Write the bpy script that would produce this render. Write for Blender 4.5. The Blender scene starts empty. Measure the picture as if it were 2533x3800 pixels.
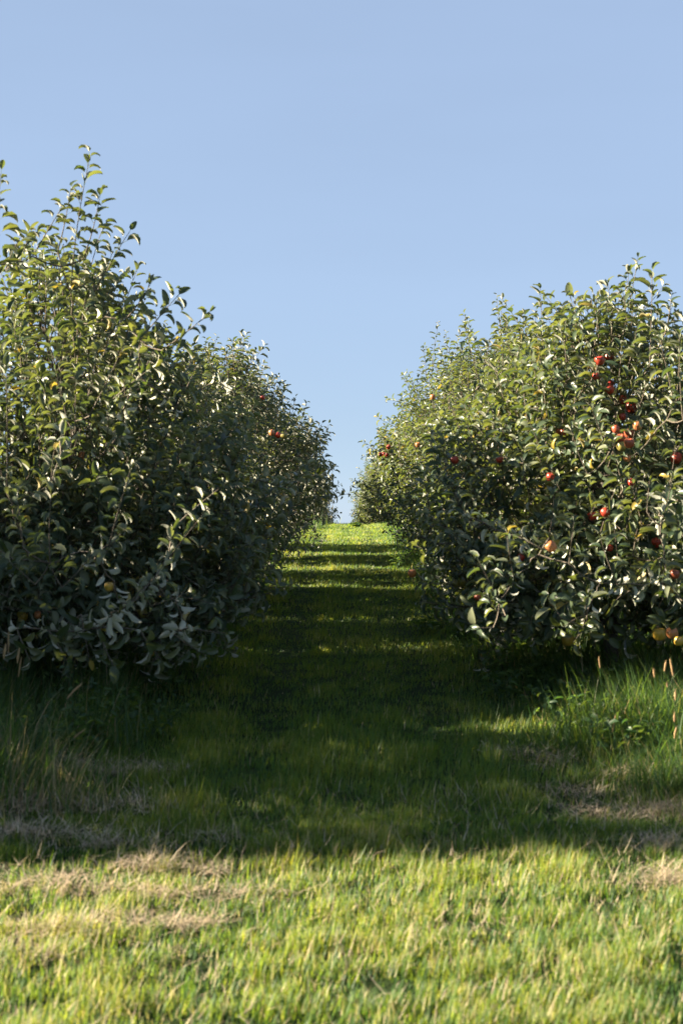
import bpy, math
import numpy as np
from mathutils import Matrix, Vector

# ---------------------------------------------------------------- camera, sky, sun, exposure
scene = bpy.context.scene
COL = scene.collection
EYE = 1.65
FPX = 50.0 / 24.0 * 2533.0            # focal length in photograph pixels

cam_d = bpy.data.cameras.new('camera')
cam_d.sensor_fit = 'HORIZONTAL'
cam_d.sensor_width = 24.0
cam_d.lens = 50.0
cam_d.clip_start = 0.1
cam_d.clip_end = 3000.0
cam_d.dof.use_dof = True
cam_d.dof.focus_distance = 22.0
cam_d.dof.aperture_fstop = 4.0
cam = bpy.data.objects.new('camera', cam_d)
cam.location = (0, 0, EYE)
cam.rotation_euler = (math.radians(90), 0, 0)
COL.objects.link(cam)
scene.camera = cam

SUN_EL = math.radians(24.0)
SUN_AHEAD = math.radians(1.0)          # the sun stands square to the left
S = Vector((-math.cos(SUN_AHEAD) * math.cos(SUN_EL), math.sin(SUN_AHEAD) * math.cos(SUN_EL), math.sin(SUN_EL)))

world = bpy.data.worlds.new('World')
scene.world = world
world.use_nodes = True
wn = world.node_tree.nodes
wl = world.node_tree.links
wn.clear()
sky = wn.new('ShaderNodeTexSky')
sky.sky_type = 'NISHITA'
sky.sun_disc = False
sky.sun_elevation = SUN_EL
sky.sun_rotation = math.atan2(S.x, S.y)
sky.altitude = 1500.0
sky.air_density = 0.7
sky.dust_density = 0.0
sky.ozone_density = 4.0
tint = wn.new('ShaderNodeMix'); tint.data_type = 'RGBA'; tint.blend_type = 'MULTIPLY'
tint.inputs[0].default_value = 1.0
tint.inputs[7].default_value = (0.15, 0.122, 0.048, 1.0)
veil = wn.new('ShaderNodeMix'); veil.data_type = 'RGBA'; veil.blend_type = 'ADD'   # thin veil of high haze over the whole sky
veil.inputs[0].default_value = 1.0
bg = wn.new('ShaderNodeBackground')
bg.inputs['Strength'].default_value = 0.05
wo = wn.new('ShaderNodeOutputWorld')
wl.new(sky.outputs[0], tint.inputs[6])
# a clear sky deepens towards the zenith
wtc = wn.new('ShaderNodeTexCoord'); wsep = wn.new('ShaderNodeSeparateXYZ')
wl.new(wtc.outputs['Generated'], wsep.inputs[0])
wmx = wn.new('ShaderNodeMath'); wmx.operation = 'MAXIMUM'; wmx.inputs[1].default_value = 0.0
wl.new(wsep.outputs[2], wmx.inputs[0])
wsq = wn.new('ShaderNodeMath'); wsq.operation = 'POWER'; wsq.inputs[1].default_value = 2.0
wl.new(wmx.outputs[0], wsq.inputs[0])
wmad = wn.new('ShaderNodeMath'); wmad.operation = 'MULTIPLY_ADD'; wmad.inputs[1].default_value = 0.7; wmad.inputs[2].default_value = 1.0
wl.new(wsq.outputs[0], wmad.inputs[0])
wdiv = wn.new('ShaderNodeMath'); wdiv.operation = 'DIVIDE'; wdiv.inputs[0].default_value = 1.0
wl.new(wmad.outputs[0], wdiv.inputs[1])
wvm = wn.new('ShaderNodeVectorMath'); wvm.operation = 'SCALE'; wvm.inputs[0].default_value = (1.24, 1.66, 2.54)
wl.new(wdiv.outputs[0], wvm.inputs['Scale'])
wmp = wn.new('ShaderNodeMapping'); wmp.inputs['Scale'].default_value = (1.2, 1.2, 5.0)
wl.new(wtc.outputs['Generated'], wmp.inputs[0])
wnz = wn.new('ShaderNodeTexNoise'); wnz.inputs['Scale'].default_value = 2.2; wnz.inputs['Detail'].default_value = 4
wl.new(wmp.outputs[0], wnz.inputs['Vector'])
wmr = wn.new('ShaderNodeMapRange'); wmr.inputs[1].default_value = 0.3; wmr.inputs[2].default_value = 0.7; wmr.inputs[3].default_value = 0.975; wmr.inputs[4].default_value = 1.035
wl.new(wnz.outputs[0], wmr.inputs[0])
wv2 = wn.new('ShaderNodeVectorMath'); wv2.operation = 'SCALE'
wl.new(wvm.outputs[0], wv2.inputs[0]); wl.new(wmr.outputs[0], wv2.inputs['Scale'])
wl.new(wv2.outputs[0], veil.inputs[7])
wl.new(tint.outputs[2], veil.inputs[6])
wl.new(veil.outputs[2], bg.inputs['Color'])
wl.new(bg.outputs[0], wo.inputs['Surface'])

sun_d = bpy.data.lights.new('sun', 'SUN')
sun_d.energy = 5.0
sun_d.angle = math.radians(0.5)
sun_d.color = (1.0, 0.85, 0.64)
sun = bpy.data.objects.new('sun', sun_d)
sun.rotation_euler = (-S).to_track_quat('-Z', 'Y').to_euler()
sun.location = (-20, 5, 15)
COL.objects.link(sun)

vs = scene.view_settings
vs.view_transform = 'Standard'
vs.look = 'None'
vs.exposure = 2.65
vs.gamma = 1.0
vs.use_curve_mapping = False
scene.cycles.max_bounces = 6
scene.cycles.transparent_max_bounces = 4
scene.cycles.caustics_reflective = False
scene.cycles.caustics_refractive = False

# ---------------------------------------------------------------- helpers
def obj(name, me, mat=None, parent=None, kind=None, label=None, cat=None, group=None):
    o = bpy.data.objects.new(name, me)
    COL.objects.link(o)
    if mat is not None and me is not None and not me.materials:
        me.materials.append(mat)
    if parent is not None:
        o.parent = parent
    if kind: o['kind'] = kind
    if label: o['label'] = label
    if cat: o['category'] = cat
    if group: o['group'] = group
    return o

def mesh_np(name, V, F, attrs=None, smooth=True):
    """mesh out of numpy arrays; F is a list of (n,3) / (n,4) index arrays"""
    me = bpy.data.meshes.new(name)
    V = np.ascontiguousarray(V, dtype=np.float32)
    F = [f for f in F if len(f)]
    me.vertices.add(len(V))
    me.vertices.foreach_set('co', V.ravel())
    idx = np.concatenate([f.ravel() for f in F]).astype(np.int32)
    tot = np.concatenate([np.full(len(f), f.shape[1], np.int32) for f in F])
    start = np.concatenate([[0], np.cumsum(tot)[:-1]]).astype(np.int32)
    me.loops.add(len(idx))
    me.loops.foreach_set('vertex_index', idx)
    me.polygons.add(len(tot))
    me.polygons.foreach_set('loop_start', start)
    me.polygons.foreach_set('loop_total', tot)
    me.polygons.foreach_set('use_smooth', np.full(len(tot), smooth, dtype=bool))
    for k, a in (attrs or {}).items():
        at_ = me.attributes.new(k, 'FLOAT', 'POINT')
        at_.data.foreach_set('value', np.ascontiguousarray(a, dtype=np.float32))
    me.update(calc_edges=True)
    me.validate()
    return me

class Tubes:
    """collects tapered tubes into one mesh"""
    def __init__(self):
        self.V = []; self.F = []; self.n = 0
    def add(self, pts, radii, sides=5, cap=True):
        pts = np.asarray(pts, float); radii = np.asarray(radii, float)
        m = len(pts)
        tan = np.gradient(pts, axis=0)
        tan /= np.linalg.norm(tan, axis=1)[:, None] + 1e-9
        ref = np.array([1.0, 0, 0]) if abs(tan[0][0]) < 0.8 else np.array([0, 1.0, 0])
        a = np.cross(tan, ref); a /= np.linalg.norm(a, axis=1)[:, None] + 1e-9
        b = np.cross(tan, a)
        th = np.arange(sides) / sides * 2 * np.pi
        ring = pts[:, None, :] + radii[:, None, None] * (np.cos(th)[None, :, None] * a[:, None, :] + np.sin(th)[None, :, None] * b[:, None, :])
        self.V.append(ring.reshape(-1, 3))
        i = np.arange(m - 1)[:, None] * sides; j = np.arange(sides)[None, :]; k = (j + 1) % sides
        f = np.stack([i + j, i + k, i + sides + k, i + sides + j], -1).reshape(-1, 4) + self.n
        self.F.append(f); self.n += m * sides
    def mesh(self, name):
        return mesh_np(name, np.concatenate(self.V), [np.concatenate(self.F)])

def nrm(v):
    v = np.asarray(v, float)
    return v / (np.linalg.norm(v, axis=-1, keepdims=True) + 1e-9)

# smooth noise over the ground plane
def fnoise(x, y, seed=0, octaves=3, scale=1.0):
    r = np.random.RandomState(seed)
    out = np.zeros(np.broadcast(x, y).shape)
    amp = 1.0
    for o in range(octaves):
        for k in range(5):
            th = r.uniform(0, 2 * np.pi); f = scale * (1.9 ** o) * r.uniform(0.7, 1.4)
            out = out + amp * np.sin((x * np.cos(th) + y * np.sin(th)) * f * 2 * np.pi + r.uniform(0, 6.28)) / 5 ** 0.5
        amp *= 0.55
    return out / 1.6

# the hill: rises to a crest 36 m off, then drops away
_py = np.linspace(-700, 1500, 22001)
_sl = np.where(_py < 33.5, 0.038, np.where(_py > 41, -0.075, 0.038 - (np.clip(_py, 33.5, 41) - 33.5) / 7.5 * 0.113))
_sl = np.where(_py < -20, 0.0, _sl)
_sl = np.where(_py > 130, -0.02, _sl)
_pz = np.cumsum(_sl) * (_py[1] - _py[0])
_pz -= np.interp(0, _py, _pz)
def gz(x, y):
    x = np.asarray(x, float); y = np.asarray(y, float)
    z = np.interp(y, _py, _pz)
    near = np.exp(-((np.maximum(np.abs(x), 0)) / 40.0) ** 2) * (np.abs(y) < 140)
    z = z + 0.018 * fnoise(x, y, 3, 2, 0.35) * near
    row = np.exp(-((np.abs(x) - 2.05) / 0.7) ** 2) * (1 / (1 + np.exp(-np.clip(y - 7.2, -20, 20) * 3)))
    return z + 0.05 * row

def at(px, py, d):
    """a point of the place seen at photograph pixel (px, py), d metres ahead"""
    return np.array([(px - 1266.5) / FPX * d, d, EYE - (py - 1900.0) / FPX * d])

def ground_at(px, py):
    d = 5.0
    for _ in range(40):
        p = at(px, py, d)
        err = p[2] - gz(p[0], p[1])
        d *= 1 + 0.6 * err / EYE
        d = min(max(d, 2), 60)
    p = at(px, py, d)
    return np.array([p[0], p[1], float(gz(p[0], p[1]))])

# ---------------------------------------------------------------- materials
def new_mat(name):
    m = bpy.data.materials.new(name); m.use_nodes = True
    n = m.node_tree.nodes; n.clear()
    out = n.new('ShaderNodeOutputMaterial')
    return m, n, m.node_tree.links, out

def ramp(n, pts):
    r = n.new('ShaderNodeValToRGB')
    e = r.color_ramp.elements
    while len(e) < len(pts): e.new(0.5)
    for q, (p, c) in zip(e, pts):
        q.position = p; q.color = (*c, 1)
    return r

def mat_leaf():
    m, n, l, out = new_mat('apple_leaf')
    a = n.new('ShaderNodeAttribute'); a.attribute_name = 'tint'
    top = ramp(n, [(0.0, (0.022, 0.042, 0.026)), (0.45, (0.064, 0.092, 0.052)), (0.90, (0.200, 0.210, 0.130)), (1.0, (0.28, 0.22, 0.05))])
    l.new(a.outputs['Fac'], top.inputs[0])
    bot = ramp(n, [(0.0, (0.39, 0.41, 0.34)), (0.9, (0.60, 0.60, 0.50)), (1.0, (0.48, 0.42, 0.22))])
    l.new(a.outputs['Fac'], bot.inputs[0])
    geo = n.new('ShaderNodeNewGeometry')
    mix = n.new('ShaderNodeMix'); mix.data_type = 'RGBA'
    l.new(geo.outputs['Backfacing'], mix.inputs[0]); l.new(top.outputs[0], mix.inputs[6]); l.new(bot.outputs[0], mix.inputs[7])
    # veins and mottling
    tc = n.new('ShaderNodeTexCoord')
    nz = n.new('ShaderNodeTexNoise'); nz.inputs['Scale'].default_value = 60; nz.inputs['Detail'].default_value = 2
    l.new(tc.outputs['Object'], nz.inputs['Vector'])
    p = n.new('ShaderNodeBsdfPrincipled')
    hsv = n.new('ShaderNodeHueSaturation')
    mr = n.new('ShaderNodeMapRange'); mr.inputs[3].default_value = 0.75; mr.inputs[4].default_value = 1.25
    l.new(nz.outputs[0], mr.inputs[0]); l.new(mr.outputs[0], hsv.inputs['Value'])
    l.new(mix.outputs[2], hsv.inputs['Color'])
    l.new(hsv.outputs[0], p.inputs['Base Color'])
    rg = n.new('ShaderNodeMapRange'); rg.inputs[3].default_value = 0.36; rg.inputs[4].default_value = 0.75
    l.new(geo.outputs['Backfacing'], rg.inputs[0]); l.new(rg.outputs[0], p.inputs['Roughness'])
    p.inputs['Specular IOR Level'].default_value = 0.33
    t = n.new('ShaderNodeBsdfTranslucent')
    tcol = ramp(n, [(0.0, (0.07, 0.12, 0.012)), (0.9, (0.235, 0.255, 0.035)), (1.0, (0.40, 0.30, 0.03))])
    l.new(a.outputs['Fac'], tcol.inputs[0]); l.new(tcol.outputs[0], t.inputs['Color'])
    ms = n.new('ShaderNodeMixShader'); ms.inputs[0].default_value = 0.32
    l.new(p.outputs[0], ms.inputs[1]); l.new(t.outputs[0], ms.inputs[2]); l.new(ms.outputs[0], out.inputs['Surface'])
    return m

def mat_blade(name, cols, trans, tmix=0.45, rough=0.5):
    m, n, l, out = new_mat(name)
    a = n.new('ShaderNodeAttribute'); a.attribute_name = 'tint'
    c = ramp(n, cols); l.new(a.outputs['Fac'], c.inputs[0])
    p = n.new('ShaderNodeBsdfPrincipled'); p.inputs['Roughness'].default_value = rough
    p.inputs['Specular IOR Level'].default_value = 0.4
    l.new(c.outputs[0], p.inputs['Base Color'])
    t = n.new('ShaderNodeBsdfTranslucent')
    tc = ramp(n, trans); l.new(a.outputs['Fac'], tc.inputs[0]); l.new(tc.outputs[0], t.inputs['Color'])
    ms = n.new('ShaderNodeMixShader'); ms.inputs[0].default_value = tmix
    l.new(p.outputs[0], ms.inputs[1]); l.new(t.outputs[0], ms.inputs[2]); l.new(ms.outputs[0], out.inputs['Surface'])
    return m

def mat_bark(name, c1, c2, scale=30, rough=0.85):
    m, n, l, out = new_mat(name)
    tc = n.new('ShaderNodeTexCoord')
    mp = n.new('ShaderNodeMapping'); mp.inputs['Scale'].default_value = (1, 1, 0.35)
    l.new(tc.outputs['Object'], mp.inputs[0])
    nz = n.new('ShaderNodeTexNoise'); nz.inputs['Scale'].default_value = scale; nz.inputs['Detail'].default_value = 5
    l.new(mp.outputs[0], nz.inputs['Vector'])
    r = ramp(n, [(0.3, c1), (0.7, c2)]); l.new(nz.outputs[0], r.inputs[0])
    p = n.new('ShaderNodeBsdfPrincipled'); p.inputs['Roughness'].default_value = rough
    l.new(r.outputs[0], p.inputs['Base Color'])
    b = n.new('ShaderNodeBump'); b.inputs['Strength'].default_value = 0.6; b.inputs['Distance'].default_value = 0.01
    l.new(nz.outputs[0], b.inputs['Height']); l.new(b.outputs[0], p.inputs['Normal'])
    l.new(p.outputs[0], out.inputs['Surface'])
    return m

def mat_apple(name, base, blush, lo, hi):
    m, n, l, out = new_mat(name)
    tc = n.new('ShaderNodeTexCoord')
    oi = n.new('ShaderNodeObjectInfo')
    add = n.new('ShaderNodeVectorMath'); add.operation = 'ADD'
    l.new(tc.outputs['Object'], add.inputs[0])
    sc_ = n.new('ShaderNodeVectorMath'); sc_.operation = 'SCALE'; sc_.inputs['Scale'].default_value = 40.0
    cmb = n.new('ShaderNodeCombineXYZ')
    l.new(oi.outputs['Random'], cmb.inputs[0]); l.new(oi.outputs['Random'], cmb.inputs[1])
    l.new(cmb.outputs[0], sc_.inputs[0]); l.new(sc_.outputs[0], add.inputs[1])
    nz = n.new('ShaderNodeTexNoise'); nz.inputs['Scale'].default_value = 18; nz.inputs['Detail'].default_value = 3
    l.new(add.outputs[0], nz.inputs['Vector'])
    mr = n.new('ShaderNodeMapRange'); mr.inputs[1].default_value = lo; mr.inputs[2].default_value = hi; mr.clamp = True
    l.new(nz.outputs[0], mr.inputs[0])
    mix = n.new('ShaderNodeMix'); mix.data_type = 'RGBA'
    mix.inputs[6].default_value = (*base, 1); mix.inputs[7].default_value = (*blush, 1)
    l.new(mr.outputs[0], mix.inputs[0])
    sp = n.new('ShaderNodeTexNoise'); sp.inputs['Scale'].default_value = 220; sp.inputs['Detail'].default_value = 1
    l.new(add.outputs[0], sp.inputs['Vector'])
    sr = n.new('ShaderNodeMapRange'); sr.inputs[1].default_value = 0.62; sr.inputs[2].default_value = 0.72; sr.inputs[4].default_value = 0.35
    l.new(sp.outputs[0], sr.inputs[0])
    mx2 = n.new('ShaderNodeMix'); mx2.data_type = 'RGBA'; mx2.inputs[7].default_value = (0.62, 0.45, 0.22, 1)
    l.new(sr.outputs[0], mx2.inputs[0]); l.new(mix.outputs[2], mx2.inputs[6])
    p = n.new('ShaderNodeBsdfPrincipled'); p.inputs['Roughness'].default_value = 0.36
    l.new(mx2.outputs[2], p.inputs['Base Color'])
    p.inputs['Subsurface Weight'].default_value = 0.0
    l.new(p.outputs[0], out.inputs['Surface'])
    return m

def mat_ground():
    m, n, l, out = new_mat('turf')
    tc = n.new('ShaderNodeTexCoord')
    n1 = n.new('ShaderNodeTexNoise'); n1.inputs['Scale'].default_value = 0.9; n1.inputs['Detail'].default_value = 6
    n2 = n.new('ShaderNodeTexNoise'); n2.inputs['Scale'].default_value = 45; n2.inputs['Detail'].default_value = 4
    l.new(tc.outputs['Object'], n1.inputs['Vector']); l.new(tc.outputs['Object'], n2.inputs['Vector'])
    r1 = ramp(n, [(0.25, (0.016, 0.032, 0.009)), (0.55, (0.030, 0.052, 0.014)), (0.8, (0.055, 0.062, 0.022))])
    r2 = ramp(n, [(0.3, (0.35, 0.35, 0.30)), (0.7, (1.0, 1.0, 1.0))])
    l.new(n1.outputs[0], r1.inputs[0]); l.new(n2.outputs[0], r2.inputs[0])
    mx = n.new('ShaderNodeMix'); mx.data_type = 'RGBA'; mx.blend_type = 'MULTIPLY'; mx.inputs[0].default_value = 1
    l.new(r1.outputs[0], mx.inputs[6]); l.new(r2.outputs[0], mx.inputs[7])
    p = n.new('ShaderNodeBsdfPrincipled'); p.inputs['Roughness'].default_value = 0.95
    p.inputs['Specular IOR Level'].default_value = 0.1
    l.new(mx.outputs[2], p.inputs['Base Color'])
    b = n.new('ShaderNodeBump'); b.inputs['Strength'].default_value = 0.8; b.inputs['Distance'].default_value = 0.03
    l.new(n2.outputs[0], b.inputs['Height']); l.new(b.outputs[0], p.inputs['Normal'])
    l.new(p.outputs[0], out.inputs['Surface'])
    return m

LEAF = mat_leaf()
BARK = mat_bark('bark', (0.035, 0.030, 0.026), (0.115, 0.098, 0.084), 26)
TWIG = mat_bark('twig_bark', (0.055, 0.046, 0.034), (0.15, 0.122, 0.090), 60)
METAL = mat_bark('galvanised', (0.16, 0.19, 0.24), (0.26, 0.30, 0.36), 12, 0.5)
GROUND = mat_ground()
MOWN = mat_blade('mown_blade',
    [(0.0, (0.020, 0.078, 0.022)), (0.45, (0.058, 0.135, 0.028)), (0.80, (0.180, 0.220, 0.042)), (0.90, (0.42, 0.36, 0.17)), (1.0, (0.66, 0.56, 0.34))],
    [(0.0, (0.12, 0.25, 0.020)), (0.45, (0.31, 0.40, 0.030)), (0.80, (0.50, 0.49, 0.050)), (0.90, (0.48, 0.41, 0.12)), (1.0, (0.58, 0.48, 0.23))], 0.5)
TALL = mat_blade('tall_blade',
    [(0.0, (0.026, 0.062, 0.026)), (0.6, (0.050, 0.100, 0.034)), (0.85, (0.11, 0.13, 0.04)), (1.0, (0.38, 0.30, 0.17))],
    [(0.0, (0.08, 0.20, 0.03)), (0.6, (0.18, 0.30, 0.03)), (0.85, (0.30, 0.32, 0.04)), (1.0, (0.38, 0.29, 0.14))], 0.45)
STRAW = mat_blade('straw_blade',
    [(0.0, (0.32, 0.25, 0.165)), (0.5, (0.50, 0.40, 0.28)), (1.0, (0.66, 0.56, 0.41))],
    [(0.0, (0.24, 0.18, 0.10)), (1.0, (0.45, 0.36, 0.22))], 0.3, 0.65)
SEED = mat_blade('seed_head', [(0, (0.36, 0.24, 0.12)), (1, (0.48, 0.34, 0.18))], [(0, (0.45, 0.33, 0.17)), (1, (0.5, 0.38, 0.2))], 0.4, 0.8)
WEED = mat_blade('weed_leaf', [(0, (0.028, 0.066, 0.030)), (1, (0.060, 0.110, 0.035))], [(0, (0.10, 0.22, 0.03)), (1, (0.25, 0.34, 0.04))], 0.4, 0.5)
A_RED = mat_apple('apple_red', (0.30, 0.065, 0.025), (0.33, 0.010, 0.012), 0.34, 0.60)
A_BLUSH = mat_apple('apple_blush', (0.26, 0.125, 0.045), (0.26, 0.032, 0.022), 0.30, 0.56)
A_ORANGE = mat_apple('apple_orange', (0.42, 0.21, 0.075), (0.38, 0.10, 0.045), 0.36, 0.62)
A_YELLOW = mat_apple('apple_yellow', (0.38, 0.255, 0.032), (0.38, 0.15, 0.04), 0.52, 0.76)
A_OLIVE = mat_apple('apple_olive', (0.20, 0.19, 0.045), (0.30, 0.13, 0.05), 0.50, 0.75)

# ---------------------------------------------------------------- ground
def build_ground():
    xs = np.unique(np.concatenate([np.linspace(-900, -12, 24), np.linspace(-12, 12, 97), np.linspace(12, 900, 24)]))
    ys = np.unique(np.concatenate([np.linspace(-600, -4, 16), np.linspace(-4, 60, 257), np.linspace(60, 150, 31), np.linspace(150, 1200, 22)]))
    X, Y = np.meshgrid(xs, ys)
    Z = gz(X, Y)
    V = np.stack([X, Y, Z], -1).reshape(-1, 3)
    nx = len(xs); ny = len(ys)
    i = (np.arange(ny - 1)[:, None] * nx + np.arange(nx - 1)[None, :]).ravel()
    F = np.stack([i, i + 1, i + nx + 1, i + nx], -1)
    o = obj('ground', mesh_np('ground', V, [F]), GROUND, kind='structure', label='grassy hillside rising to a crest between the tree rows')
    return o
build_ground()

# ---------------------------------------------------------------- leaf shapes
def leaf_mesh_arrays(hi, arch, fold, curl, width, wave):
    ts = [0.0, 0.16, 0.40, 0.66, 0.87, 1.0] if hi else [0.0, 0.30, 0.72, 1.0]
    V = []; F = []
    def mid(t):
        ang = arch * t
        y = math.sin(ang) / arch if abs(arch) > 1e-3 else t
        z = -(1 - math.cos(ang)) / arch if abs(arch) > 1e-3 else 0
        return y, z, ang
    rows = []
    for k, t in enumerate(ts):
        y, z, ang = mid(t)
        if k == 0 or k == len(ts) - 1:
            rows.append([len(V)]); V.append((curl * t * t, y, z)); continue
        w = width * 0.5 * (math.sin(math.pi * t ** 0.82)) ** 0.75 * (1.05 - 0.2 * t)
        fx = math.cos(fold) * w; fz = math.sin(fold) * w + wave * math.sin(t * 9) * 0.03
        r = []
        for s in (-1, 0, 1):
            dy = fz * math.sin(ang) if s else 0
            dz = fz * math.cos(ang) if s else 0
            r.append(len(V)); V.append((curl * t * t + s * fx, y + dy, z + dz))
        rows.append(r)
    for a, b in zip(rows[:-1], rows[1:]):
        if len(a) == 1:
            F += [(a[0], b[1], b[0]), (a[0], b[2], b[1])]
        elif len(b) == 1:
            F += [(a[0], a[1], b[0]), (a[1], a[2], b[0])]
        else:
            F += [(a[0], a[1], b[1]), (a[0], b[1], b[0]), (a[1], a[2], b[2]), (a[1], b[2], b[1])]
    if hi:  # stalk
        q = len(V)
        V += [(-0.018, 0.02, 0.0), (0.018, 0.02, 0.0), (0.014, -0.30, -0.05), (-0.014, -0.30, -0.05)]
        F += [(q, q + 2, q + 1), (q, q + 3, q + 2)]
    return np.array(V, float), np.array(F, int)

LEAF_PARAMS = [(1.0, 0.80, 0.05, 0.64, 1), (1.5, 0.95, -0.08, 0.62, -1), (0.8, 0.50, 0.1, 0.64, 1), (1.9, 0.80, 0.0, 0.58, 1), (1.3, 1.05, -0.12, 0.66, -1), (0.6, 0.65, 0.12, 0.60, 1)]
LEAF_HI = [leaf_mesh_arrays(True, *p) for p in LEAF_PARAMS]
LEAF_LO = [leaf_mesh_arrays(False, *p) for p in LEAF_PARAMS]
LEAF_PART = []
for k, (V_, F_) in enumerate(LEAF_HI):
    row = []
    for tnt in (0.12, 0.42, 0.70, 0.86):
        me_ = mesh_np('leaf', V_, [F_], {'tint': np.full(len(V_), tnt)})
        me_.materials.append(LEAF)
        row.append(me_)
    LEAF_PART.append(row)

def merge_leaves(name, L, protos):
    Vs, Fs, Ts = [], [], []
    n = 0
    for k, (V, F) in enumerate(protos):
        s = np.where(L['var'] == k)[0]
        if not len(s): continue
        W = np.einsum('nij,vj->nvi', L['R'][s] * L['len'][s][:, None, None], V) + L['pos'][s][:, None, :]
        Fi = F[None] + (np.arange(len(s)) * len(V))[:, None, None] + n
        Vs.append(W.reshape(-1, 3)); Fs.append(Fi.reshape(-1, 3)); Ts.append(np.repeat(L['tint'][s], len(V)))
        n += len(s) * len(V)
    return mesh_np(name, np.concatenate(Vs), [np.concatenate(Fs)], {'tint': np.concatenate(Ts)})

# ---------------------------------------------------------------- apple trees
class TreeData: pass

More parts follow.
